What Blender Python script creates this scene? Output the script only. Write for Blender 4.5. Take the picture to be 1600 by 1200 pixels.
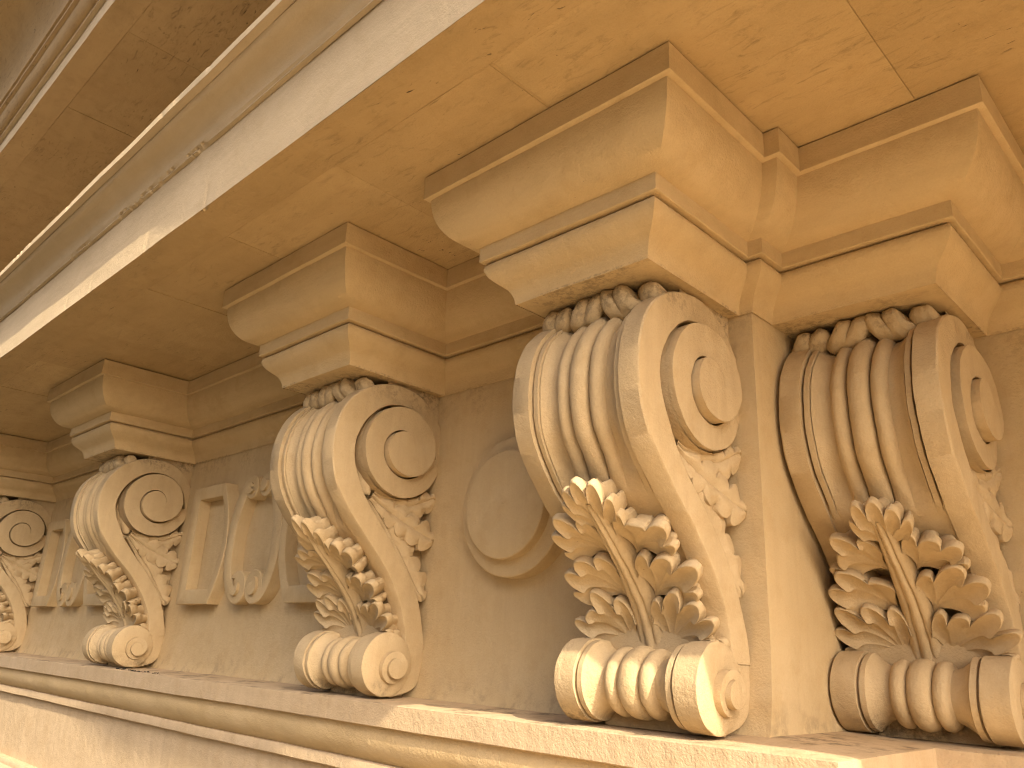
import bpy, bmesh, math, random
import numpy as np
from mathutils import Matrix, Vector, noise

random.seed(7)
for o in list(bpy.data.objects):
    bpy.data.objects.remove(o)
scene = bpy.context.scene
COL = scene.collection
R = math.radians

# ------------------------------------------------------------------ camera
CAM = (3.3304, -2.2908, -1.7936)
YAW, PITCH, ROLL, FPX = 0.7808, 0.3251, 0.0463, 1238.56
fwd = Vector((-math.sin(YAW)*math.cos(PITCH), math.cos(YAW)*math.cos(PITCH), math.sin(PITCH)))
rgt0 = Vector((math.cos(YAW), math.sin(YAW), 0))
up0 = rgt0.cross(fwd)
rgt = math.cos(ROLL)*rgt0 + math.sin(ROLL)*up0
upv = -math.sin(ROLL)*rgt0 + math.cos(ROLL)*up0
cam_d = bpy.data.cameras.new('camera')
cam_d.sensor_width = 36.0
cam_d.lens = FPX/1600*36.0
cam_d.clip_start = 0.05
cam_d.clip_end = 3000
cam = bpy.data.objects.new('camera', cam_d)
COL.objects.link(cam)
cam.matrix_world = Matrix(((rgt.x, upv.x, -fwd.x, CAM[0]), (rgt.y, upv.y, -fwd.y, CAM[1]),
                           (rgt.z, upv.z, -fwd.z, CAM[2]), (0, 0, 0, 1)))
scene.camera = cam

# ------------------------------------------------------------------ light
SUN = Vector((1.4, -0.476, 1.0)).normalized()       # direction towards the sun
elev = math.asin(SUN.z)
azim = math.atan2(SUN.x, SUN.y)                     # clockwise from +Y
w = bpy.data.worlds.new('World')
scene.world = w
w.use_nodes = True
nt = w.node_tree
sky = nt.nodes.new('ShaderNodeTexSky')
sky.sky_type = 'NISHITA'
sky.sun_disc = False
sky.sun_elevation = elev
sky.sun_rotation = azim
sky.air_density = 0.7
sky.dust_density = 8.0
sky.ozone_density = 1.0
bgn = nt.nodes['Background']
nt.links.new(sky.outputs[0], bgn.inputs[0])
bgn.inputs[1].default_value = 0.15
sd = bpy.data.lights.new('sun', 'SUN')
sd.energy = 3.3
sd.angle = R(0.5)
sd.color = (1.0, 0.86, 0.66)
sun = bpy.data.objects.new('sun', sd)
COL.objects.link(sun)
sun.rotation_euler = SUN.to_track_quat('Z', 'Y').to_euler()
sun.location = (6, -6, 8)
scene.view_settings.view_transform = 'Standard'
scene.view_settings.look = 'None'
scene.view_settings.gamma = 1.0
scene.view_settings.exposure = 1.27
scene.view_settings.use_curve_mapping = False
scene.render.engine = 'CYCLES'
scene.cycles.max_bounces = 5
scene.cycles.diffuse_bounces = 4
scene.cycles.glossy_bounces = 1
scene.cycles.filter_width = 1.1
scene.cycles.use_adaptive_sampling = True
scene.cycles.adaptive_threshold = 0.02

# ------------------------------------------------------------------ materials
def stone(name, c1, c2, c3, streak=0.0, specks=0.0, grime=None, bump=0.45, axis='x', rough=0.88):
    m = bpy.data.materials.new(name)
    m.use_nodes = True
    t = m.node_tree
    N = t.nodes
    L = t.links
    b = N['Principled BSDF']
    b.inputs['Roughness'].default_value = rough
    b.inputs['Specular IOR Level'].default_value = 0.25
    geo = N.new('ShaderNodeNewGeometry')
    pos = geo.outputs['Position']
    def noise_n(scale, detail=4, rough_=0.55, vec=pos, dist=0.0):
        n = N.new('ShaderNodeTexNoise')
        n.inputs['Scale'].default_value = scale
        n.inputs['Detail'].default_value = detail
        n.inputs['Roughness'].default_value = rough_
        n.inputs['Distortion'].default_value = dist
        L.new(vec, n.inputs['Vector'])
        return n.outputs['Fac']
    def ramp(src, a, b_, ca=(0, 0, 0, 1), cb=(1, 1, 1, 1)):
        r = N.new('ShaderNodeValToRGB')
        r.color_ramp.elements[0].position = a
        r.color_ramp.elements[1].position = b_
        r.color_ramp.elements[0].color = ca
        r.color_ramp.elements[1].color = cb
        L.new(src, r.inputs[0])
        return r.outputs['Color']
    def mix(fac, a, b_, mode='MIX'):
        x = N.new('ShaderNodeMix')
        x.data_type = 'RGBA'
        x.blend_type = mode
        if isinstance(fac, float):
            x.inputs[0].default_value = fac
        else:
            L.new(fac, x.inputs[0])
        for s, v in ((6, a), (7, b_)):
            if isinstance(v, tuple):
                x.inputs[s].default_value = (*v, 1)
            else:
                L.new(v, x.inputs[s])
        return x.outputs[2]
    def math_n(op, a, b_):
        x = N.new('ShaderNodeMath')
        x.operation = op
        for s, v in ((0, a), (1, b_)):
            if isinstance(v, (int, float)):
                x.inputs[s].default_value = v
            else:
                L.new(v, x.inputs[s])
        return x.outputs[0]
    def mapped(sx, sy, sz, rz=0.0):
        mp = N.new('ShaderNodeMapping')
        mp.inputs['Scale'].default_value = (sx, sy, sz)
        mp.inputs['Rotation'].default_value = (0, 0, rz)
        L.new(pos, mp.inputs['Vector'])
        return mp.outputs[0]
    big = ramp(noise_n(1.7, 4, 0.6, dist=0.6), 0.34, 0.68)
    col = mix(big, c1, c2)
    med = ramp(noise_n(7.0, 4, 0.65), 0.5, 0.72)
    f = math_n('MULTIPLY', med, 0.75)
    col = mix(f, col, c3)
    # soft drifts of wash, drawn out along the stone bed or downwards
    sv = mapped(0.9, 5.0, 9.0) if axis == 'x' else mapped(9.0, 9.0, 0.9)
    dr = ramp(noise_n(1.6, 3, 0.6, sv, 0.4), 0.42, 0.75)
    col = mix(math_n('MULTIPLY', dr, 0.30 if name == 'sandstone_wall' else 0.45), col, tuple(v*0.78 for v in c1))
    fine = noise_n(160.0, 1, 0.7)
    col = mix(math_n('MULTIPLY', ramp(fine, 0.3, 0.75), 0.16), col, tuple(min(1, v*1.25) for v in c2))
    if streak > 0:
        s2 = mapped(2.4, 9.0, 14.0, 0.25)
        st = ramp(noise_n(3.2, 5, 0.72, s2, 1.2), 0.54, 0.72)
        patch = ramp(noise_n(1.3, 2, 0.5), 0.40, 0.60)
        col = mix(math_n('MULTIPLY', math_n('MULTIPLY', st, patch), streak), col, tuple(v*0.38 for v in c1))
        s3 = mapped(7.0, 26.0, 40.0, 0.3)
        st3 = ramp(noise_n(2.0, 4, 0.6, s3, 0.6), 0.645, 0.69)
        patch3 = ramp(noise_n(1.9, 2, 0.5), 0.52, 0.66)
        col = mix(math_n('MULTIPLY', math_n('MULTIPLY', st3, patch3), min(1.0, streak*1.6)), col, (0.045, 0.032, 0.018))
    if specks > 0:
        v = N.new('ShaderNodeTexVoronoi')
        v.inputs['Scale'].default_value = 26.0
        L.new(pos, v.inputs['Vector'])
        sp = ramp(v.outputs['Distance'], 0.035, 0.075, (1, 1, 1, 1), (0, 0, 0, 1))
        pk = ramp(noise_n(5.0, 2, 0.5), 0.56, 0.62)
        col = mix(math_n('MULTIPLY', math_n('MULTIPLY', sp, pk), specks), col, (0.07, 0.045, 0.025))
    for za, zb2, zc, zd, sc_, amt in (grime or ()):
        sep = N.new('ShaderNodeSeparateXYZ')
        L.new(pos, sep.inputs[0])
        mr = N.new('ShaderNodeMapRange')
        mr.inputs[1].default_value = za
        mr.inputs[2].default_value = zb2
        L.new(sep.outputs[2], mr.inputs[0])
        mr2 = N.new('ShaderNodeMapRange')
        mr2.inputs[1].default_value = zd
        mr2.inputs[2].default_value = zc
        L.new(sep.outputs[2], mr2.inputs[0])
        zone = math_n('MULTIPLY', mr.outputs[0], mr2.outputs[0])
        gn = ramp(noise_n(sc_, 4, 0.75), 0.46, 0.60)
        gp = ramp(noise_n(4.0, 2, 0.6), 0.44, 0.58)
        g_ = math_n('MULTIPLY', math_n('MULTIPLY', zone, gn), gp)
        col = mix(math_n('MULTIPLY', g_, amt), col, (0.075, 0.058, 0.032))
    if streak > 0:
        oi = N.new('ShaderNodeObjectInfo')
        col = mix(0.75, col, ramp(oi.outputs['Random'], 0.0, 1.0, (0.86, 0.84, 0.80, 1), (1.06, 1.07, 1.08, 1)), 'MULTIPLY')
    L.new(col, b.inputs['Base Color'])
    bev = N.new('ShaderNodeBevel')
    bev.samples = 4
    bev.inputs['Radius'].default_value = 0.0035
    hgt = math_n('ADD', math_n('MULTIPLY', noise_n(14.0, 4, 0.62), 0.8), math_n('MULTIPLY', noise_n(120.0, 2, 0.7), 0.26))
    bp = N.new('ShaderNodeBump')
    bp.inputs['Strength'].default_value = bump
    bp.inputs['Distance'].default_value = 0.02
    L.new(hgt, bp.inputs['Height'])
    L.new(bev.outputs[0], bp.inputs['Normal'])
    L.new(bp.outputs[0], b.inputs['Normal'])
    return m

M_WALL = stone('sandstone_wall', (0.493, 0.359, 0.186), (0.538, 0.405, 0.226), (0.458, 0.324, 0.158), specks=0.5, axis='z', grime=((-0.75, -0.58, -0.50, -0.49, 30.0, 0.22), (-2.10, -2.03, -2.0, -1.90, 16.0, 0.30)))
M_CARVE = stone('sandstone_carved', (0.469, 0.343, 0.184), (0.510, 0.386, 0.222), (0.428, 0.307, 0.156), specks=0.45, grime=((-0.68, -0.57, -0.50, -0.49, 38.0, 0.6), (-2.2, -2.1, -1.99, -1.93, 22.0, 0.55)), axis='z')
M_CAP = stone('sandstone_moulding', (0.518, 0.374, 0.188), (0.565, 0.416, 0.224), (0.472, 0.332, 0.160), specks=0.35, grime=((-0.545, -0.543, -0.538, -0.534, 38.0, 0.45),))
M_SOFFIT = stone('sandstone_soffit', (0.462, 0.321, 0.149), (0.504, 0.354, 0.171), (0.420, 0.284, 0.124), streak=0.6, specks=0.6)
M_FASCIA = stone('sandstone_fascia', (0.500, 0.386, 0.235), (0.540, 0.422, 0.265), (0.470, 0.355, 0.210), specks=0.35, bump=0.3)
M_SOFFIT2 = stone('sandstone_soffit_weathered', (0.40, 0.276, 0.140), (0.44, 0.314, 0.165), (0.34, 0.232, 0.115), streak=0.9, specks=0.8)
M_LEDGE = stone('sandstone_ledge', (0.492, 0.363, 0.213), (0.539, 0.404, 0.248), (0.456, 0.326, 0.181), specks=0.5, axis='z', grime=((-2.029, -2.0265, -2.0, -1.99, 12.0, 0.6),))
M_BOUNCE = stone('bounce_paving', (0.55, 0.43, 0.27), (0.60, 0.475, 0.31), (0.50, 0.385, 0.235))
M_GROUND = stone('dark_ground', (0.10, 0.085, 0.06), (0.13, 0.11, 0.08), (0.08, 0.07, 0.045))

# ------------------------------------------------------------------ helpers
def mesh(name, verts, faces, mat, parent=None, angle=32, weld=False):
    me = bpy.data.meshes.new(name)
    me.from_pydata([tuple(map(float, v)) for v in verts], [], faces)
    bm = bmesh.new()
    bm.from_mesh(me)
    if weld:
        bmesh.ops.remove_doubles(bm, verts=bm.verts, dist=1e-5)
    bmesh.ops.recalc_face_normals(bm, faces=bm.faces)
    bm.to_mesh(me)
    bm.free()
    me.shade_smooth()
    me.set_sharp_from_angle(angle=R(angle))
    me.materials.append(mat)
    o = bpy.data.objects.new(name, me)
    COL.objects.link(o)
    if parent is not None:
        o.parent = parent
    return o

def tag(o, label, cat, group=None):
    o['label'] = label
    o['category'] = cat
    if group:
        o['group'] = group
    return o

def empty(name, loc=(0, 0, 0)):
    o = bpy.data.objects.new(name, None)
    o.empty_display_size = 0.1
    COL.objects.link(o)
    o.location = loc
    return o

class G:
    """collects quads"""
    def __init__(s):
        s.v = []
        s.f = []
    def grid(s, P, close_u=False, close_v=False):
        nu, nv = len(P), len(P[0])
        b = len(s.v)
        for row in P:
            s.v.extend(row)
        for i in range(nu - (0 if close_u else 1)):
            for j in range(nv - (0 if close_v else 1)):
                i2, j2 = (i+1) % nu, (j+1) % nv
                s.f.append((b+i*nv+j, b+i2*nv+j, b+i2*nv+j2, b+i*nv+j2))
        return b
    def poly(s, pts):
        b = len(s.v)
        s.v.extend(pts)
        s.f.append(tuple(range(b, b+len(pts))))
    def box(s, x0, x1, y0, y1, z0, z1):
        b = len(s.v)
        s.v.extend([(x0,y0,z0),(x1,y0,z0),(x1,y1,z0),(x0,y1,z0),(x0,y0,z1),(x1,y0,z1),(x1,y1,z1),(x0,y1,z1)])
        for f in ((0,3,2,1),(4,5,6,7),(0,1,5,4),(1,2,6,5),(2,3,7,6),(3,0,4,7)):
            s.f.append(tuple(b+i for i in f))
    def out(s, name, mat, parent=None, angle=32, weld=True):
        return mesh(name, s.v, s.f, mat, parent, angle, weld)

def spline(pts, n):
    """Catmull-Rom through pts resampled to n points evenly by length"""
    P = np.array(pts, float)
    Q = np.vstack([2*P[0]-P[1], P, 2*P[-1]-P[-2]])
    out = []
    for i in range(1, len(Q)-2):
        for t in np.linspace(0, 1, 16, endpoint=False):
            a, b, c, d = Q[i-1], Q[i], Q[i+1], Q[i+2]
            out.append(0.5*((2*b)+(-a+c)*t+(2*a-5*b+4*c-d)*t*t+(-a+3*b-3*c+d)*t**3))
    out.append(P[-1])
    out = np.array(out)
    s = np.r_[0, np.cumsum(np.linalg.norm(np.diff(out, axis=0), axis=1))]
    u = np.linspace(0, s[-1], n)
    return np.c_[[np.interp(u, s, out[:, k]) for k in range(P.shape[1])]].T

def smooth(P, it=6):
    P = P.copy()
    for _ in range(it):
        P[1:-1] = 0.25*P[:-2]+0.5*P[1:-1]+0.25*P[2:]
    return P

def sstep(a, b, x):
    t = min(1, max(0, (x-a)/(b-a)))
    return t*t*(3-2*t)

def offset(path, e):
    """inset a plan path (outward side on its right hand) by e with mitred corners"""
    n = len(path)
    nr = []
    for i in range(n-1):
        d = (path[i+1][0]-path[i][0], path[i+1][1]-path[i][1])
        l = math.hypot(*d)
        nr.append((d[1]/l, -d[0]/l))
    out = []
    for i in range(n):
        a = nr[max(0, i-1)]
        b = nr[min(n-2, i)]
        k = 1 + a[0]*b[0]+a[1]*b[1]
        mx, my = (a[0]+b[0])/k, (a[1]+b[1])/k
        out.append((path[i][0]-mx*e, path[i][1]-my*e))
    return out

def sweep(g, path, prof, i0, i1, jit=0.0, step=0.12):
    """sweep profile (e,z) over path vertices i0..i1"""
    offs = [offset(path, e) for e, z in prof]
    rows = []
    for i in range(i0, i1):
        L = math.hypot(path[i+1][0]-path[i][0], path[i+1][1]-path[i][1])
        n = max(1, int(L/step))
        for k in range(n + (1 if i == i1-1 else 0)):
            t = k/n
            row = []
            for (e, z), of in zip(prof, offs):
                x = of[i][0]*(1-t)+of[i+1][0]*t
                y = of[i][1]*(1-t)+of[i+1][1]*t
                if jit and 0 < k < n:
                    q = noise.noise_vector(Vector((x*3.1, y*3.1+e*9, z*5.0)))*jit
                    x += q.x*0.3; y += q.y; z2 = z+q.z*0.7
                else:
                    z2 = z
                row.append((x, y, z2))
            rows.append(row)
    g.grid(rows)

# ------------------------------------------------------------------ dimensions (soffit z = 0, ledge z = -2.03)
HS, F, S, XR = 0.5738, 0.6, 0.7588, 2.3171
WALL = 0.2795
BX = [-6.05, -2.8791, 0.0, 1.6866, 2.3344]
PIER = XR - 0.2795
ZB = -0.545
path = [(-13.0, 0.0)]
for x in BX[:4]:
    path += [(x-HS, 0.0), (x-HS, -F), (x+HS, -F), (x+HS, 0.0)]
path += [(XR, 0.0), (XR, S-F), (BX[4]+HS, S-F), (BX[4]+HS, S), (9.0, S)]

# unseen pale deck added to bounce sunlight up; dark ground kept low to limit bounce
g = G()
g.poly([(-400, -400, -9.0), (400, -400, -9.0), (400, 60, -9.0), (-400, 60, -9.0)])
o = g.out('ground', M_GROUND)
o['kind'] = 'structure'
g = G()
g.box(0.9, 18.0, -3.8, 3.0, -3.75, -3.40)
o = g.out('bounce_terrace', M_BOUNCE)
o['kind'] = 'structure'

# ------------------------------------------------------------------ walls
def wall_profile():
    pr = [(WALL, -0.53), (WALL, -1.70)]
    for k in range(1, 9):
        a = k/8*math.pi/2*0.9
        pr.append((WALL-0.055*(1-math.cos(a)), -1.70-0.325*math.sin(a)/math.sin(math.pi/2*0.9)))
    return pr
wp = wall_profile()
g = G()
rows = []
for x in np.linspace(-13, PIER, 90):
    rows.append([(x, y if (x < PIER-1e-6 or y > WALL-1e-6) else y, z) for y, z in wp])
g.grid(rows)
# right-hand return of the projecting wall, its foot flaring like the front
ret = []
for y in np.linspace(0.0, 1.0, 10):
    ret.append([(PIER + (WALL-e)*y*0.4, e + (S+0.1)*y if y > 0 else e, z) for e, z in wp])
g.grid(ret)
o = g.out('frieze_wall', M_WALL)
tag(o, 'long plain buff stone wall between and behind the carved brackets, ending in a corner', 'wall')
g = G()
g.grid([[(x, S+WALL, z) for z in (-0.52, -1.0, -1.5, -2.03)] for x in np.linspace(PIER-0.05, 9, 20)])
tag(g.out('recessed_wall', M_WALL), 'shaded stone wall set back at the far right beyond the rightmost bracket', 'wall')

# ------------------------------------------------------------------ mouldings
PR_PLATE = [(0.03, 0.004), (0.028, -0.004), (0.002, -0.005), (0, -0.007), (0, -0.1055), (0.004, -0.1075), (0.022, -0.1085)]
PR_OVOLO = [(0.022, -0.107)] + [(0.022+0.140*(1-math.cos(a)), -0.112-0.196*math.sin(a)) for a in np.linspace(0, math.pi/2*0.93, 12)] + [(0.169, -0.3125)]
PR_FILLET = [(0.167, -0.311), (0.167, -0.371), (0.170, -0.374), (0.206, -0.375)]
_c = spline([(0.206, -0.377), (0.190, -0.381), (0.181, -0.394), (0.182, -0.412), (0.196, -0.438), (0.222, -0.462), (0.247, -0.482), (0.262, -0.506), (0.270, -0.532)], 16)
PR_CYMA = [tuple(q) for q in _c] + [(0.272, ZB)]

def mould_parts(parent, i0, i1):
    for nm, pr in (('top_plate', PR_PLATE), ('ovolo', PR_OVOLO), ('fillet', PR_FILLET), ('cyma', PR_CYMA)):
        g = G()
        sweep(g, path, pr, i0, i1, jit=0.004)
        if nm == 'cyma':
            of = offset(path, 0.272)
            if i1 - i0 == 3:      # underside of a bracket's capital
                a, b, c, d = [of[i] for i in range(i0, i1+1)]
                yb = WALL + (S if i0 > 17 else 0) + 0.01
                g.grid([[(a[0], yb, ZB+0.004), (b[0], b[1], ZB+0.004)], [(d[0], yb, ZB+0.004), (c[0], c[1], ZB+0.004)]])
            elif i0 == 18:
                pass
            else:
                o2 = offset(path, 0.31)
                g.grid([[(*of[i], ZB+0.004), (*o2[i], ZB+0.004)] for i in range(i0, i1+1)])
        g.out(nm, M_CAP, parent, 40)

def moulding(i0, i1, label, loc):
    e = empty('crown_moulding', (0, 0, 0))
    tag(e, label, 'moulding', 'wall mouldings between the capitals')
    mould_parts(e, i0, i1)
moulding(0, 1, 'stone crown moulding on the wall at the far left edge, before the first bracket', 0)
moulding(4, 5, 'stone crown moulding along the wall above the farther scroll relief', 0)
moulding(8, 9, 'stone crown moulding along the wall above the nearer scroll relief', 0)
moulding(12, 13, 'stone crown moulding along the wall above the round boss', 0)
moulding(16, 18, 'short stone crown moulding turning the wall corner between the two nearest capitals', 0)
moulding(20, 21, 'stone crown moulding on the recessed wall at the right edge', 0)

# ------------------------------------------------------------------ main cornice (soffit, corona, cyma)
CE = -1.08           # corona edge
XSTEP = 3.37         # the corona steps back here
CB = -0.79
cor = empty('main_cornice')
tag(cor, 'large overhanging stone cornice with flat soffit and pale fascia above the brackets', 'cornice')
random.seed(3)
xs = [-13.0, -11.2, -9.6, -8.2, -7.3, -6.5, -5.57, -4.63, -3.70, -2.77, -1.835, -0.90, 0.0, 0.89, 1.775, 2.72, 3.65, 4.6, 5.8, 7.2, 9.0]
for a, b in zip(xs[:-1], xs[1:]):
    g = G()
    y0 = -0.885
    gp = random.uniform(0.0010, 0.0018)
    skew = random.uniform(-0.02, 0.02)
    bz = random.uniform(-0.0015, 0.0015)
    n = 6
    P = []
    for i in range(7):
        t = i/6
        P.append([(a+gp+(b-a-2*gp)*t + skew*(k/n-0.5), y0+(1.35+y0*-1)*k/n if False else y0+(S+0.35-y0)*k/n, bz) for k in range(n+1)])
    g.grid(P)
    # joint sides
    for x in (0, 6):
        g.grid([[P[x][k], (P[x][k][0], P[x][k][1], 0.03)] for k in range(n+1)])
    g.grid([[P[i][0], (P[i][0][0], P[i][0][1], 0.03)] for i in range(7)])
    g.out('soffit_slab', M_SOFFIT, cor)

g = G()
g.grid([[(x, y, 0.0028) for y in (-0.89, 0.1, S+0.36)] for x in np.linspace(-13, 9, 12)])
g.out('mortar_bed', M_SOFFIT, cor)
cpath = [(-13.0, CE), (XSTEP, CE), (XSTEP, CB), (9.0, CB)]
def chip(g, prof, edge_idx, i0, i1, x_from, x_to, amp, dens, seed, ero=False):
    """sweep in fine steps with worn notches along the listed profile vertices"""
    rnd = random.Random(seed)
    offs = [offset(cpath, e) for e, z in prof]
    a, b = cpath[i0][0], cpath[i1][0]
    n1 = max(1, int((x_from-a)/0.15)); n2 = int((x_to-x_from)/0.012); n3 = max(1, int((b-x_to)/0.15))
    xs_ = list(np.linspace(a, x_from, n1, endpoint=False))+list(np.linspace(x_from, x_to, n2, endpoint=False))+list(np.linspace(x_to, b, n3))
    rows = []
    state = {k: 0.0 for k in edge_idx}
    for x in xs_:
        row = []
        for k, (e, z) in enumerate(prof):
            X = min(max(x, offs[k][i0][0] if i0 else x), offs[k][i1][0]) if x > b-0.3 else x
            q = noise.noise_vector(Vector((x*2.3, k*3.7, 1.7)))*0.0025
            y = offs[k][i0][1]; zz = z
            if k in edge_idx:
                sgn = edge_idx[k]
                state[k] *= 0.62
                worn = 1.0 + (9.0 if ero and -1.7 < x < 0.1 and noise.noise(Vector((x*2.2, 3.1, 0))) > -0.15 else 0.0)
                if rnd.random() < dens*worn:
                    state[k] = amp*(1.6 if worn > 1 else 1.0)*rnd.random()**(1.0 if worn > 1 else 2.2)
                d = state[k] + 0.0012*abs(noise.noise(Vector((x*25, k, 0))))
                y += d*0.8; zz += sgn*d
            row.append((X, y+q.y, zz+q.z))
        rows.append(row)
    g.grid(rows)
CORN_X = sorted(set([-13.0, -9.5, -6.9, -4.3, -1.9, 0.35, XSTEP]))
# drip strip and fascia; built in blocks so that the vertical joints are real
drip = [(0.195, 0.0), (0.192, -0.004), (0.014, -0.005), (0.0, -0.002)]
g = G()
chip(g, drip, {3: 1}, 0, 1, -4.5, 2.3, 0.012, 0.035, 5)
g.out('drip_strip', M_SOFFIT, cor)
g = G()
fas = [(0.0, -0.002), (0.0, 0.12), (0.0, 0.24), (0.0, 0.352)]
chip(g, fas, {0: 1}, 0, 1, -4.5, 2.3, 0.012, 0.035, 5)
g.out('fascia', M_FASCIA, cor)
_q = spline([(-0.020, 0.362), (-0.030, 0.375), (-0.036, 0.398), (-0.056, 0.424), (-0.092, 0.446), (-0.128, 0.462), (-0.142, 0.478)], 14)
g = G()
cy = [(0.0, 0.352), (-0.020, 0.353), (-0.020, 0.362)] + [tuple(q) for q in _q[1:]] + [(-0.142, 0.486)]
chip(g, cy, {1: 1, 2: 1}, 0, 1, -4.5, 2.3, 0.008, 0.03, 11, True)
g.out('cyma_moulding', M_FASCIA, cor)
g = G()
fl = [(-0.142, 0.486), (-0.176, 0.488), (-0.178, 0.522), (-0.170, 0.530), (0.0, 0.56), (1.5, 0.60)]
chip(g, fl, {1: 1, 2: -1}, 0, 1, -4.5, 2.3, 0.010, 0.04, 17)
g.out('top_fillet', M_FASCIA, cor)
g = G()
sweep(g, cpath, [(0.3, 0.0005), (0.0, -0.003), (0.0, 0.352)], 1, 3, step=0.3)
sweep(g, cpath, cy, 1, 3, step=0.3)
sweep(g, cpath, fl[:-1]+[(1.2, 0.59)], 1, 3, step=0.3)
g.out('fascia', M_FASCIA, cor)

# ------------------------------------------------------------------ upper wall and upper cornice
g = G()
g.grid([[(x, WALL+0.25, z) for z in (0.55, 1.2, 2.2)] for x in np.linspace(-13, 9, 12)])
tag(g.out('upper_wall', M_WALL), 'stone wall rising above the main cornice up to the higher one', 'wall')
ZU = 2.0
upc = empty('upper_cornice')
tag(upc, 'dark brown underside of a second, higher stone cornice at the top left', 'cornice')
xs = [-13, -10.6, -8.4, -6.2, -5.1, -3.93, -2.755, -1.58, -0.45, 0.8, 2.4, 4.2, 6.4, 9.0]
for a, b in zip(xs[:-1], xs[1:]):
    g = G()
    zz = random.uniform(-0.003, 0.003)
    g.box(a+0.001, b-0.001, -1.1172, 0.6, ZU+zz*0.5, ZU+0.3)
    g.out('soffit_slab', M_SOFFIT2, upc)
UY = -1.285
upath = [(-13, UY), (9, UY)]
rows = []
up_prof = [(0.165, ZU-0.004), (0.0, ZU-0.006), (0.0, ZU+0.130), (-0.03, ZU+0.134), (-0.03, ZU+0.165)]
up_prof += [(-0.03-0.06*math.sin(a), ZU+0.165+0.10*(1-math.cos(a))*1.0) for a in np.linspace(0.1, 1.5, 6)]
up_prof += [(-0.115, ZU+0.268), (-0.115, ZU+0.305), (-0.13, ZU+0.308)]
up_prof += [(-0.13-0.30*(1-math.cos(a)), ZU+0.308+0.36*math.sin(a)) for a in np.linspace(0.05, 1.45, 10)]
up_prof += [(-0.47, ZU+0.68), (-0.47, ZU+0.75), (1.4, ZU+0.9)]
for nm, k0, k1, mt in (('drip_strip', 0, 2, M_SOFFIT2), ('fascia', 1, 4, M_FASCIA), ('band_moulding', 3, 13, M_SOFFIT2), ('cyma_moulding', 12, len(up_prof), M_SOFFIT2)):
    g = G()
    sweep(g, upath, up_prof[k0:k1], 0, 1, jit=0.004, step=0.15)
    g.out(nm, mt, upc)
g = G()
g.grid([[(x, y, ZU+0.004) for y in (-1.13, 0.5)] for x in (-13, 9)])
g.out('mortar_bed', M_SOFFIT2, upc)
# unseen splayed bay, added to shade the right end of the lit fascia
g = G()
z0, z1 = ZU+0.66, ZU+0.76
bay = [(2.7, -1.5), (3.2, -2.31), (4.56, -2.42), (6.5, -2.42), (6.7, -1.5)]
g.poly([(x, y, z0) for x, y in bay]); g.poly([(x, y, z1) for x, y in bay])
g.grid([[(x, y, z0), (x, y, z1)] for x, y in bay])
g.out('added_shade_bay', M_FASCIA, upc)

# ------------------------------------------------------------------ ledge (string course)
LY = -0.06
lx = PIER + (WALL-LY)
lpath = [(-13.0, LY), (lx, LY), (lx, LY+S), (9.0, LY+S)]
led = empty('string_course')
tag(led, 'moulded stone ledge running under all the brackets, with a corner at the right', 'ledge')
def lsweep(nm, prof, mat, jit=0.004, step=0.05):
    g = G()
    sweep(g, lpath, prof, 0, 3, jit=jit, step=step)
    g.out(nm, mat, led, 35)
lsweep('ledge_slab', [(0.36, -2.012), (0.2, -2.020), (0.012, -2.026), (0.0, -2.030), (0.0, -2.075), (0.0, -2.118), (0.006, -2.121), (0.034, -2.123)], M_LEDGE)
_l = spline([(0.030, -2.124), (0.030, -2.140), (0.026, -2.165), (0.032, -2.20), (0.050, -2.235), (0.078, -2.265), (0.086, -2.272)], 14)
lsweep('cyma_moulding', [tuple(q) for q in _l], M_CAP)
lsweep('fillet', [(0.090, -2.271), (0.072, -2.273), (0.068, -2.279), (0.068, -2.322), (0.073, -2.326), (0.106, -2.328)], M_LEDGE)
lsweep('lower_wall', [(0.104, -2.326), (0.104, -2.5), (0.104, -2.80)], M_LEDGE)
lsweep('base_moulding', [(0.104, -2.798), (0.055, -2.80), (0.045, -2.815), (0.045, -2.84), (0.03, -2.85), (0.012, -2.875), (0.006, -2.91), (0.006, -3.45)], M_LEDGE)

# ------------------------------------------------------------------ carved bracket
WB = 0.278           # half width at the side face
FRONT = [(0.335, -0.90), (0.322, -0.81), (0.283, -0.715), (0.23, -0.645), (0.164, -0.592), (0.081, -0.560), (-0.010, -0.553), (-0.097, -0.571), (-0.180, -0.604), (-0.248, -0.654),
         (-0.300, -0.715), (-0.332, -0.786), (-0.348, -0.854), (-0.352, -0.925), (-0.346, -0.994), (-0.331, -1.060), (-0.304, -1.118),
         (-0.266, -1.172), (-0.219, -1.224), (-0.172, -1.274), (-0.122, -1.321), (-0.060, -1.380), (0.008, -1.451), (0.067, -1.531), (0.113, -1.610), (0.142, -1.675), (0.158, -1.745), (0.164, -1.80)]
INNER = [(0.264, -0.91), (0.258, -0.83), (0.215, -0.745), (0.165, -0.695), (0.100, -0.668), (0.045, -0.658), (-0.012, -0.659), (-0.075, -0.682), (-0.130, -0.722), (-0.172, -0.768),
         (-0.202, -0.820), (-0.220, -0.865), (-0.227, -0.905), (-0.229, -0.945), (-0.218, -0.990), (-0.196, -1.040), (-0.170, -1.090),
         (-0.136, -1.146), (-0.090, -1.205), (-0.045, -1.253), (0.003, -1.303), (0.056, -1.357), (0.112, -1.417), (0.163, -1.484), (0.208, -1.556), (0.243, -1.640), (0.270, -1.735), (0.282, -1.80)]
ROLL_C, ROLL_R = (0.065, -1.874), 0.138
NF = 120
fr = smooth(spline(FRONT, NF), 4)
inn = smooth(spline(INNER, NF), 4)
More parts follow.
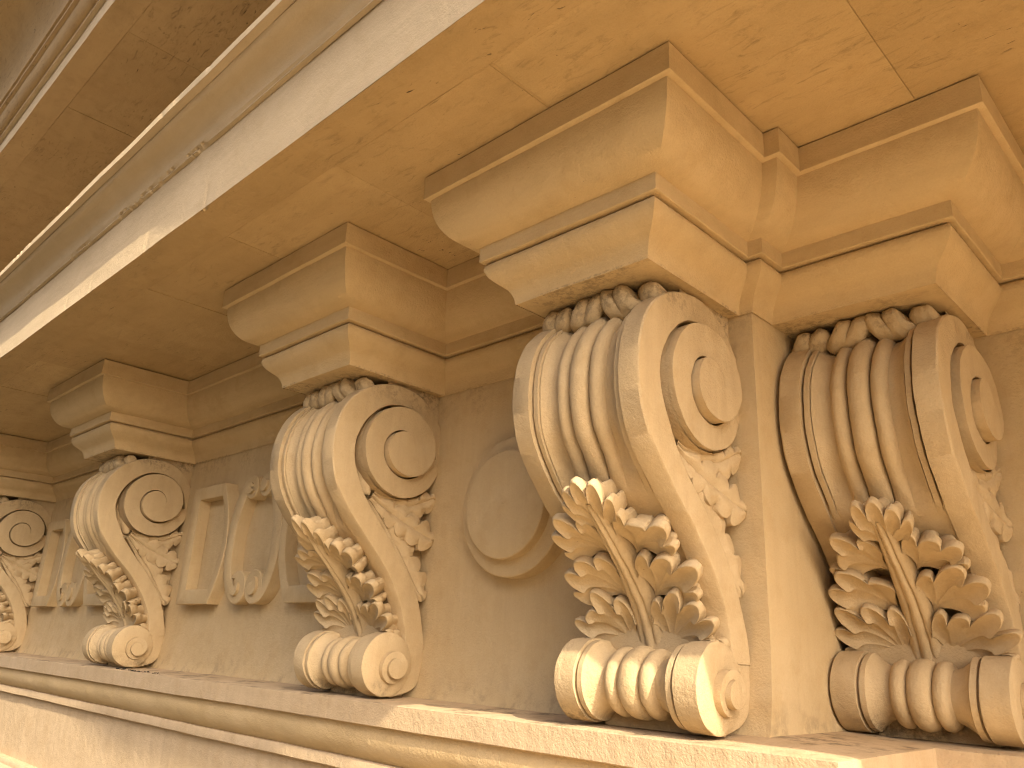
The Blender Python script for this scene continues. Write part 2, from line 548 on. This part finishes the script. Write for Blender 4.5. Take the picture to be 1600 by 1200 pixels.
# match both curves at the measured pairs
def pair(A, n):
    P = np.array(A, float)
    s = np.linspace(0, len(P)-1, n)
    return smooth(np.c_[[np.interp(s, range(len(P)), P[:, k]) for k in (0, 1)]].T, 6)
frp, innp = pair(FRONT, NF), pair(INNER, NF)
tan = np.gradient(fr, axis=0)
tan /= np.linalg.norm(tan, axis=1)[:, None]
nrm = np.c_[tan[:, 1], -tan[:, 0]]           # outward (towards the front)
def _chk():
    k = int(np.argmin(fr[:, 0]))
    return nrm[k][0] < 0
if not _chk():
    nrm = -nrm

def rib(x):
    a = abs(x)
    if a < 0.0385:
        return 0.058-0.042*math.sqrt(max(0, 1-(a/0.0395)**2))
    if a < 0.0425:
        return 0.088
    if a < 0.100:
        return 0.062-0.036*math.sqrt(max(0, 1-((a-0.0712)/0.0300)**2))
    if a < 0.164:
        t = (a-0.100)/0.064
        return 0.060-0.036*t**2.0
    if a < 0.1665:
        return 0.040
    if a < 0.187:
        return 0.016
    return 0.095
RIBX = sorted({round(s*v, 5) for s in (-1, 1) for v in
               list(np.linspace(0, 0.0380, 8))+[0.0390, 0.0420]+list(np.linspace(0.0430, 0.0995, 11))+[0.1005]+list(np.linspace(0.104, 0.1635, 7))+[0.1645, 0.166, 0.1675, 0.1865, 0.1880, 0.1975]})

def snail(g, cy, cz, x0, table, heights, gap, depth, sgn=1, n=48, close_to=None):
    """ramped volute: spiral line r(theta); each turn stands proud of the one outside it"""
    th = sorted(table)
    def r(t):
        return float(np.interp(t, th, [table[k] for k in th]))
    # smoothed radius
    T = th[-1]
    tt = np.linspace(0, T, int(n*T/360)+1)
    rr = np.array([r(t) for t in tt])
    for _ in range(10):
        rr[1:-1] = 0.25*rr[:-2]+0.5*rr[1:-1]+0.25*rr[2:]
    r = lambda t: float(np.interp(t, tt, rr))
    hk = sorted(heights)
    H = lambda t: float(np.interp(t, hk, [heights[k] for k in hk]))
    def P(t, rad, h):
        a = R(t)
        return (sgn*(x0+h), cy+rad*math.cos(a), cz+rad*math.sin(a))
    ts = tt
    # surface strips
    rows = []
    for t in ts:
        inner = r(t-360)+gap*sstep(-20, 70, t-360) if t >= 360 else 0.0
        ro = r(t)
        rows.append([P(t, inner+(ro-inner)*k/4, H(t)) for k in range(5)])
    g.grid(rows)
    # step walls, from the groove floor up to the turn
    rows = []
    for t in ts:
        hin = H(t)
        hout = H(t+360) if t+360 <= T else 0.0
        d = depth*sstep(-20, 70, t)
        gp = gap*sstep(-20, 70, t)
        rows.append([P(t, r(t), hin), P(t, r(t), hout-d), P(t, r(t)+gp, hout-d), P(t, r(t)+gp, hout)])
    g.grid(rows)

UC = (0.035, -0.885)
VOL = {0: 0.060, 90: 0.089, 180: 0.104, 270: 0.122, 315: 0.150, 360: 0.186, 405: 0.208, 450: 0.216, 540: 0.220, 630: 0.226, 720: 0.262}
VOLH = {0: 0.052, 362: 0.052, 450: 0.034, 540: 0.024, 630: 0.016, 720: 0.003}
EYE = {0: 0.026, 90: 0.036, 180: 0.044, 270: 0.050, 360: 0.062, 450: 0.068, 540: 0.070, 630: 0.074, 720: 0.078}

def side_scroll(parent, sgn):
    g = G()
    X = sgn*WB
    k1 = NF
    # band face
    rows = []
    for i in range(NF):
        o_, n_ = frp[i], innp[i]
        rows.append([(X-sgn*(0.006 if k in (0, 4) else 0), o_[0]+(n_[0]-o_[0])*t, o_[1]+(n_[1]-o_[1])*t) for k, t in enumerate((0, 0.04, 0.5, 0.97, 1))])
    g.grid(rows)
    g.grid([[(X-sgn*0.006, *frp[i]), (sgn*0.1965, *frp[i]), (sgn*0.1965, frp[i][0]-nrm[i][0]*0.09, frp[i][1]-nrm[i][1]*0.09)] for i in range(NF)])
    g.grid([[(X-sgn*0.006, *innp[i]), (sgn*0.19, *innp[i])] for i in range(NF)])
    # tail that runs down the wall and passes under the foot roll
    tail_o = spline([(0.164, -1.80), (0.185, -1.87), (0.172, -1.93), (0.13, -1.98), (0.06, -2.0)], 24)
    tail_i = spline([(0.282, -1.80), (0.286, -1.87), (0.268, -1.93), (0.22, -1.985), (0.10, -2.015)], 24)
    g.grid([[(X-sgn*0.006*(k == 1), *(tail_o[i]*(1-k)+tail_i[i]*k)) for k in (0, 1)] for i in range(24)])
    g.grid([[(X-sgn*0.006, *tail_i[i]), (sgn*0.15, *tail_i[i])] for i in range(24)])
    o = g.out('side_scroll', M_CARVE, parent, 40)
    g = G()
    snail(g, UC[0], UC[1], WB-0.004, VOL, VOLH, 0.008, 0.065, sgn)
    g.out('volute', M_CARVE, o, 40)
    # sliver of bud tucked between the band and the volute
    g = G()
    frond(g, (-0.205, -0.90), (-0.092, -1.118), 0.030, 0, 0.045, sgn, x0=0.19, bend=0.012, taper=0.25)
    g.out('bud', M_CARVE, o, 60)
    return o

def frond(g, A, B, wid, lobes, hgt, sgn, x0=0.195, bend=0.0, k=0.45, taper=0.0, side=0, nu=44, nv=12, rise=0.0):
    """lobed leaf blade lying in the side plane from A to B (y,z)"""
    A, B = np.array(A), np.array(B)
    d = B-A
    Ln = np.linalg.norm(d)
    d = d/Ln
    n_ = np.array([-d[1], d[0]])
    rows = []
    for i in range(nu+1):
        a = i/nu
        env = (sstep(0, 0.45, a)*(1-taper)+taper)*math.sqrt(max(0, 1-max(0, (a-0.80)/0.2)**2)) if lobes else (0.35+0.65*sstep(0, 0.8, a))*math.sqrt(max(0.02, 1-max(0, (a-0.85)/0.15)**2))
        row = []
        for j in range(nv+1):
            b = 2*j/nv-1
            wv = wid*env
            if lobes and a > 0.25:
                ph = lobes*(a-0.25)/0.75 + (0.5 if b > 0 else 0.0)
                sc = abs(math.sin(math.pi*ph))**0.55
                if side == 0 or b*side > 0:
                    wv *= 1-k*(1-sc)
                else:
                    wv *= 0.45
            elif lobes and side and b*side < 0:
                wv *= 0.45
            c = A + d*Ln*(a + (0.10*abs(b)*a if lobes else 0)) + n_*(b*wv + bend*math.sin(math.pi*a))
            h = hgt*(0.45+0.55*a) + rise*a
            if lobes:
                h += 0.010*(abs(b) > 0.15)*math.sin(min(1, abs(b)/0.9)*math.pi) - 0.010*math.exp(-(b/0.14)**2)*(1-a)
                h += 0.005*math.cos(2*math.pi*lobes*a)*abs(b)
            else:
                h *= math.sqrt(max(0.0, 1-0.6*b*b))
            row.append((sgn*(x0+h), c[0], c[1]))
        row = [(sgn*(x0-0.02), row[0][1], row[0][2])] + row + [(sgn*(x0-0.02), row[-1][1], row[-1][2])]
        rows.append(row)
    g.grid(rows)
    last = rows[-1]
    g.grid([last, [(sgn*(x0-0.02), p[1], p[2]) for p in last]])

def side_leaf(parent, sgn):
    g = G()
    frond(g, (-0.092, -1.140), (0.222, -1.545), 0.088, 5, 0.072, sgn, bend=0.022, side=1, k=0.55, taper=0.30, nu=70)
    o = g.out('side_leaf', M_CARVE, parent, 35)
    for A, B, wd, lb, bd, sd, hh in (((-0.085, -1.125), (0.255, -1.285), 0.078, 4, -0.006, 0, 0.084),
                                     ((-0.070, -1.108), (0.262, -1.085), 0.062, 4, -0.050, 0, 0.072)):
        g = G()
        frond(g, A, B, wd, lb, hh, sgn, bend=bd, side=sd, k=0.55, taper=0.25, nu=60)
        g.out('leaf_blade', M_CARVE, o, 35)
    return o

# front leaf: mapped on the front curve, s measured up from the foot roll
sl = np.r_[0, np.cumsum(np.linalg.norm(np.diff(fr[::-1], axis=0), axis=1))]
frr, nrr = fr[::-1], nrm[::-1]
def onfront(x, s, h):
    y = np.interp(s, sl, frr[:, 0]); z = np.interp(s, sl, frr[:, 1])
    ny = np.interp(s, sl, nrr[:, 0]); nz = np.interp(s, sl, nrr[:, 1])
    return (x, float(y+ny*h), float(z+nz*h))

def leaflet(g, bx, bs, ang, L, fan, nl, h0, h1, rc, seed=0, nr=24, per=9, k=0.24, side=0.0, bend=0.0):
    """fan-shaped leaflet: a scooped face that lifts off, a crisp lobed edge and a rim running back"""
    rnd = random.Random(seed)
    nphi = per*nl
    lob = [rnd.uniform(0.92, 1.05) if rnd.random() > 0.10 else rnd.uniform(0.72, 0.86) for _ in range(nl)]
    L *= rnd.uniform(0.96, 1.04)
    ang += rnd.uniform(-0.05, 0.05)
    rows = []
    for i in range(nr+5):
        rho = min(1.0, i/nr)
        row = []
        for j in range(nphi+1):
            q = nl*j/nphi
            li = min(nl-1, int(q))
            sc = abs(math.sin(math.pi*q))**0.6
            phi = fan*(2*j/nphi-1)
            Lp = L*(0.62+0.38*math.cos(phi/fan*math.pi/2))*(lob[li]*sc+(1-sc))
            u = min(1.0, rho/0.86)
            if rho <= 0.86:
                rad = u*(Lp-rc)
                h = h0+(h1-h0)*u**1.6
            else:
                ps = (rho-0.86)/0.14*math.pi*0.55
                rad = Lp-rc+rc*math.sin(ps)
                h = h1-rc*(1-math.cos(ps))
            rad *= 1-k*(1-sc)*sstep(0.60, 1.0, u)
            pf = phi*(0.14+0.86*sstep(0.0, 0.9, u))
            # gouged channel in each lobe, ridges between the lobes
            h += sstep(0.1, 1.0, u)*(0.006-0.013*sc) + side*u*phi/fan - 0.022*abs(phi/fan)**2*u
            h -= 0.010*(1-sc)*sstep(0.80, 1.0, u)
            if i > nr:
                f_ = i-nr
                h -= (0.020, 0.030, 0.052, 0.140)[f_-1]
                rad *= (0.995, 0.96, 0.84, 0.72)[f_-1]
            a_ = ang+pf+bend*u
            row.append(onfront(bx+rad*math.sin(a_), bs+rad*math.cos(a_), h))
        rows.append(row)
    g.grid(rows)
    for e in (0, -1):
        edge = [r_[e] for r_ in rows[:nr+1]]
        low = []
        for p in edge:
            d = np.hypot(frr[:, 0]-p[1], frr[:, 1]-p[2])
            m = int(np.argmin(d))
            low.append((p[0]*0.97, float(frr[m, 0]-nrr[m, 0]*0.05), float(frr[m, 1]-nrr[m, 1]*0.05)))
        g.grid([edge, low])

def acanthus(parent, sd=0):
    g = G()
    rows = []
    ns, nx = 44, 24
    for i in range(ns+1):
        t = i/ns
        s = -0.02+0.68*t
        wd = 0.064*(1-t)+0.030*t
        hb = 0.045+0.042*math.sin(math.pi*min(1, t*1.05)*0.62)
        row = [onfront(-wd-0.006, s, -0.05)]
        for j in range(nx+1):
            b = 2*j/nx-1
            hh = hb + 0.011*abs(math.cos(b*math.pi*1.5))**0.6 - 0.024*b*b
            row.append(onfront(b*wd, s, hh))
        row.append(onfront(wd+0.006, s, -0.05))
        rows.append(row)
    g.grid(rows)
    o = g.out('acanthus_leaf', M_CARVE, parent, 40)
    def add(*a, seed=0, **k):
        g = G()
        leaflet(g, *a, seed=seed+sd*100, **k)
        g.out('leaflet', M_CARVE, o, 30)
    add(0.0, 0.50, 0.0, 0.270, R(40), 5, 0.070, 0.118, 0.009, seed=1, k=0.24)
    for sgn in (-1, 1):
        add(sgn*0.034, 0.400, sgn*R(32), 0.270, R(44), 4, 0.042, 0.104, 0.009, seed=11+sgn, bend=sgn*R(10), k=0.27)
        add(sgn*0.040, 0.215, sgn*R(30), 0.295, R(46), 4, 0.042, 0.108, 0.009, seed=21+sgn, bend=sgn*R(14), k=0.27)
        add(sgn*0.050, 0.015, sgn*R(24), 0.325, R(46), 5, 0.038, 0.106, 0.009, seed=31+sgn, bend=sgn*R(15), k=0.27)
        add(sgn*0.145, -0.04, sgn*R(16), 0.205, R(38), 3, 0.018, 0.066, 0.009, seed=41+sgn, bend=sgn*R(8), k=0.26)
    return o

def foot_roll(parent):
    prof = []
    def rr(x):
        a = abs(x)
        if a < 0.040:
            return 0.088+0.031*math.sqrt(max(0, 1-(a/0.041)**2))
        if a < 0.098:
            return 0.082+0.031*math.sqrt(max(0, 1-((a-0.069)/0.0295)**2))
        if a < 0.165:
            t = (a-0.098)/0.067
            return 0.085+0.042*t**1.6
        if a < 0.186:
            return 0.132
        if a < 0.196:
            return 0.116
        return ROLL_R
    xs_ = sorted({round(s*v, 5) for s in (-1, 1) for v in list(np.linspace(0, 0.0395, 8))+[0.0405]+list(np.linspace(0.0415, 0.0975, 10))+list(np.linspace(0.099, 0.1645, 7))+[0.1655, 0.1855, 0.1865, 0.1955, 0.1965, 0.24, WB+0.004]})
    g = G()
    n = 72
    rows = []
    for i in range(n):
        a = 2*math.pi*i/n
        rows.append([(x, ROLL_C[0]+rr(x)*math.cos(a), ROLL_C[1]+rr(x)*math.sin(a)) for x in xs_])
    g.grid(rows, close_u=True)
    for s in (-1, 1):
        X = s*(WB+0.004)
        rings = [[(X+s*dx, ROLL_C[0]+q*math.cos(2*math.pi*i/n), ROLL_C[1]+q*math.sin(2*math.pi*i/n)) for i in range(n)] for q, dx in ((ROLL_R, 0), (ROLL_R-0.006, 0.004), (0.06, 0.005), (0.01, 0.005))]
        g.grid(rings, close_v=True)
    o = g.out('foot_roll', M_CARVE, parent, 38)
    for s in (-1, 1):
        g = G()
        snail(g, ROLL_C[0]+0.022, ROLL_C[1]-0.010, WB+0.006, EYE, {0: 0.046, 362: 0.046, 480: 0.034, 600: 0.024, 720: 0.0}, 0.001, 0.003, s, n=40)
        g.out('roll_eye', M_CARVE, o, 40)
    return o

def curled_leaves(parent, sd=0):
    """curled leaf tips squeezed between volute and capital"""
    for q, (xa, xb, nl, rad) in enumerate(((-0.275, -0.125, 2, 0.046), (-0.128, 0.028, 2, 0.056), (0.022, 0.172, 2, 0.058), (0.166, 0.262, 1, 0.044))):
        g = G()
        nu, nv = 40, 26
        rows = []
        for i in range(nu+1):
            t = i/nu
            env = math.sqrt(max(0.0, 1-abs(2*t-1)**5))
            lb = abs(math.sin(math.pi*nl*t))**0.45
            row = []
            for j in range(nv):
                a = 2*math.pi*j/nv
                up_ = math.sin(a)
                # folds cut deeper towards the upper rim, leaf slants as it hangs
                fold = 1-0.34*(1-lb)*sstep(-0.9, 0.6, up_)
                r_ = rad*env*fold*(1+0.13*noise.noise(Vector((t*5+q*7+sd*13, math.cos(a)*2, up_*2))))
                fw = math.cos(a)*r_*0.92
                uu = up_*r_*1.08*(1.15 if up_ > 0 else 1.0)
                x = xa+(xb-xa)*t + 0.022*up_*(1 if q < 2 else -1)*(0.5 if q in (0, 3) else 1)
                sag = 0.020 if q == 3 else 0.0
                y = -0.186 - fw*0.93 - uu*0.36 + sag
                z = -0.606 + uu*0.90 - fw*0.34 + sag*0.3
                row.append((x, y, z))
            rows.append(row)
        g.grid(rows, close_v=True)
        g.out('curled_leaf', M_CARVE, parent, 60)

def bracket_parts(root, sd):
    # ribbed core
    g = G()
    rows = []
    for i in range(NF):
        k = sstep(-1.30, -1.16, fr[i][1])
        rows.append([(x, fr[i][0]-nrm[i][0]*(rib(x)*k+0.008*(1-k)), fr[i][1]-nrm[i][1]*(rib(x)*k+0.008*(1-k))) for x in RIBX])
    g.grid(rows)
    for s in (-1, 1):
        X = s*0.192
        g.grid([[(X, fr[i][0]-nrm[i][0]*0.04, fr[i][1]-nrm[i][1]*0.04), (X, 0.30, min(fr[i][1], -0.50))] for i in range(NF)])
    wed = [(-0.06, -0.560), (0.0, -0.551), (0.081, -0.558), (0.164, -0.590), (0.23, -0.643), (0.30, -0.74), (0.30, -0.535), (-0.06, -0.535)]
    for s in (-1, 1):
        g.poly([(s*0.252, y, z) for y, z in wed])
    g.grid([[(-0.252, y, z), (0.252, y, z)] for y, z in wed])
    # lower back filling behind the foot roll
    g.box(-0.192, 0.192, 0.10, 0.30, -2.02, -1.70)
    g.out('ribbed_body', M_CARVE, root, 38)
    for s in (-1, 1):
        side_scroll(root, s)
        side_leaf(root, s)
    foot_roll(root)
    acanthus(root, sd)
    curled_leaves(root, sd)

BL = ['carved scroll bracket cut off by the left edge of the picture, smallest of the five',
      'second carved scroll bracket from the left, between the two scroll reliefs',
      'middle carved scroll bracket, between the nearer scroll relief and the round boss',
      'large carved scroll bracket at the wall corner, with sunlit leaf tips and foot roll',
      'carved scroll bracket at the right edge, set back on the recessed wall']
def weather(o, off):
    """slight unevenness of hand carving, different on every bracket"""
    for ch in o.children:
        if ch.type == 'MESH':
            for v in ch.data.vertices:
                p = v.co
                n1 = noise.noise_vector(p*7.0+off)*0.0035
                n2 = noise.noise_vector(p*28.0+off)*0.0016
                v.co = p+n1+n2
        weather(ch, off)
roots = []
for i in range(5):
    r_ = empty('scroll_bracket')
    bracket_parts(r_, i)
    weather(r_, Vector((i*17.3, i*5.1, 0)))
    roots.append(r_)
starts = [1, 5, 9, 13, 18]
for i, r_ in enumerate(roots):
    r_.location = (BX[i], S if i == 4 else 0.0, 0.0)
    tag(r_, BL[i], 'bracket', 'carved scroll brackets under the cornice')
    # capital over this bracket, built in world coordinates
    cap = empty('capital')
    cap.parent = r_
    cap.location = (-BX[i], -(S if i == 4 else 0.0), 0)
    k0 = starts[i]
    mould_parts(cap, k0, k0+3 if i < 4 else 20)
    if i == 4:
        g = G()
        of = offset(path, 0.272)
        a, b, c = of[18], of[19], of[20]
        g.grid([[(a[0]-0.2, S+WALL+0.01, ZB+0.004), (a[0]-0.2, b[1], ZB+0.004)], [(c[0], S+WALL+0.01, ZB+0.004), (b[0], b[1], ZB+0.004)]])
        g.out('underside', M_CAP, cap)

# ------------------------------------------------------------------ reliefs on the wall
RY = WALL-0.088
def ring(g, outer, inner, yf, yb, bev=0.006):
    n = len(outer)
    O, I = np.array(outer), np.array(inner)
    def lvl(P, y):
        return [(q[0], y, q[1]) for q in P]
    mid_o = O+(I-O)*0.06
    mid_i = I+(O-I)*0.14
    rows = [lvl(O, yb), lvl(O, yf+0.004), lvl(mid_o, yf), lvl(mid_i, yf), lvl(I, yf+bev), lvl(I, yb-0.012)]
    g.grid(rows, close_v=True)

def scroll_relief(xc, label):
    root = empty('scroll_relief', (xc, WALL, -1.18))
    tag(root, label, 'relief', 'scroll reliefs on the wall')
    off = (-xc, -WALL, 1.18)
    def T(g):
        g.v = [(v[0]-xc, v[1]-WALL, v[2]+1.18) for v in g.v]
        return g
    for s in (-1, 1):
        zt, zb_ = -0.780, -1.586
        def arc(x0, xm, za, zc, n=20):
            return [(xm+(x0-xm)*abs(2*k/n-1)**2.0, za+(zc-za)*k/n) for k in range(n+1)]
        out_ = arc(0.478, 0.337, zt, zb_)            # curved inner side (towards the centre)
        outer = [(xc+s*x, z) for x, z in out_] + [(xc+s*x, zb_) for x in (0.62, 0.78, 0.945)] + [(xc+s*0.945, z) for z in (-1.3, -1.05)] + [(xc+s*x, zt) for x in (0.945, 0.78, 0.62)]
        in_ = arc(0.500, 0.402, -0.868, -1.490)
        inner = [(xc+s*x, z) for x, z in in_] + [(xc+s*x, -1.490) for x in (0.62, 0.76, 0.832)] + [(xc+s*0.832, z) for z in (-1.3, -1.05)] + [(xc+s*x, -0.868) for x in (0.832, 0.76, 0.62)]
        g = G()
        ring(g, outer, inner, RY, WALL+0.01)
        T(g).out('panel_frame', M_WALL, root, 35)
        # C-shaped scroll with volutes at both ends
        oc = spline([(0.085, -0.776), (0.150, -0.780), (0.216, -0.830), (0.280, -0.925), (0.318, -1.050), (0.334, -1.180), (0.336, -1.290), (0.308, -1.412), (0.243, -1.526), (0.165, -1.580), (0.105, -1.592)], 50)
        ic = spline([(0.085, -0.850), (0.120, -0.858), (0.150, -0.900), (0.190, -0.985), (0.222, -1.075), (0.236, -1.180), (0.236, -1.290), (0.212, -1.390), (0.180, -1.450), (0.140, -1.500), (0.105, -1.515)], 50)
        g = G()
        rows = []
        for a, b in zip(oc, ic):
            m1, m2 = a+(b-a)*0.08, b+(a-b)*0.08
            rows.append([(xc+s*a[0], WALL+0.01, a[1]), (xc+s*a[0], RY+0.006, a[1]), (xc+s*m1[0], RY+0.002, m1[1]), (xc+s*m2[0], RY+0.002, m2[1]), (xc+s*b[0], RY+0.006, b[1]), (xc+s*b[0], WALL+0.01, b[1])])
        g.grid(rows)
        scr = T(g).out('curved_scroll', M_WALL, root, 35)
        for (vx, vz, vr, sg) in ((0.104, -1.488, 0.104, 1), (0.088, -0.853, 0.077, -1)):
            g = G()
            n = 40
            rg = []
            for q, y in ((vr, WALL+0.01), (vr, RY+0.004), (vr-0.005, RY-0.001), (vr*0.3, RY-0.001), (0.002, RY-0.001)):
                rg.append([(xc+s*(vx+q*math.cos(2*math.pi*k/n)), y, vz+q*math.sin(2*math.pi*k/n)) for k in range(n)])
            g.grid(rg, close_v=True)
            # raised curl: a spiral step
            tt = np.linspace(0, 330, 34)
            rows = []
            for t in tt:
                rad = vr*(0.30+0.34*t/330)
                a = R(t)*sg + (math.pi if sg < 0 else math.pi*0.5)
                h = 0.018*sstep(0, 90, t)
                cxx, czz = xc+s*(vx+rad*math.cos(a)), vz+rad*math.sin(a)
                rows.append([(xc+s*vx, RY-0.018, vz), (cxx, RY-0.001-h, czz), (cxx, RY+0.002, czz)])
            g.grid(rows)
            T(g).out('curl', M_WALL, scr, 35)
scroll_relief(-1.377, 'nearer raised stone relief of two frames and paired scrolls left of the middle bracket')
scroll_relief(-4.58, 'farther raised stone relief of two frames and paired scrolls, near the left edge')

boss = empty('round_boss', (0.888, WALL, -1.182))
tag(boss, 'raised round stone disc of two steps on the wall between two brackets', 'boss')
for nm, rad, y in (('lower_disc', 0.312, 0.2), ('upper_disc', 0.240, 0.150)):
    g = G()
    n = 96
    rings = []
    yb = 0.02
    for q, yy in ((rad, yb), (rad, y-WALL+0.006), (rad-0.003, y-WALL+0.002), (rad-0.008, y-WALL), (rad*0.5, y-WALL-0.002), (0.004, y-WALL-0.002)):
        rings.append([(q*math.cos(2*math.pi*k/n), yy, q*math.sin(2*math.pi*k/n)) for k in range(n)])
    g.grid(rings, close_v=True)
    g.out(nm, M_WALL, boss, 35)

# ------------------------------------------------------------------ bits of dark debris lying on the ledge
rnd = random.Random(9)
g = G()
for k in range(46):
    x = -2.62+rnd.random()**1.3*0.75
    y = -0.02+0.05*rnd.random()
    r_ = 0.004+0.010*rnd.random()**2
    a = rnd.random()*3.1
    c, s_ = math.cos(a)*r_*2.2, math.sin(a)*r_*1.2
    z = -2.0265
    g.poly([(x-c, y-s_, z), (x+c, y+s_, z), (x+rnd.uniform(-r_, r_), y+rnd.uniform(-r_, r_), z+r_*0.9)])
    g.poly([(x-c, y-s_, z), (x, y+r_*0.7, z), (x+rnd.uniform(-r_, r_), y+rnd.uniform(-r_, r_), z+r_*0.9)])
M_DEB = stone('dark_debris', (0.03, 0.026, 0.02), (0.05, 0.042, 0.03), (0.02, 0.018, 0.014))
o = g.out('leaf_debris', M_DEB, None, 20, False)
o['kind'] = 'stuff'
o['label'] = 'scatter of dark dry debris on the ledge beside the second bracket'

# ------------------------------------------------------------------ unseen building added behind the camera to block low sky light
fb = empty('sky_blocker', (-10, -24, -9.0))
tag(fb, 'long plain building added unseen behind the viewer to block low sky light', 'building')
g = G()
g.box(-60, 26, -12, 0, 0, 15.6)
g.out('wall', M_GROUND, fb)
g = G()
g.box(-60.5, 26.5, -12.5, 0.6, 15.6, 16.4)
g.out('blocker_cornice', M_GROUND, fb)
for r_i in range(4):
    for c_i in range(14):
        g = G()
        x = -56+c_i*6.0
        g.box(x, x+1.6, -0.05, 0.08, 1.6+r_i*3.2, 3.8+r_i*3.2)
        g.out('blocker_window', M_DEB, fb)
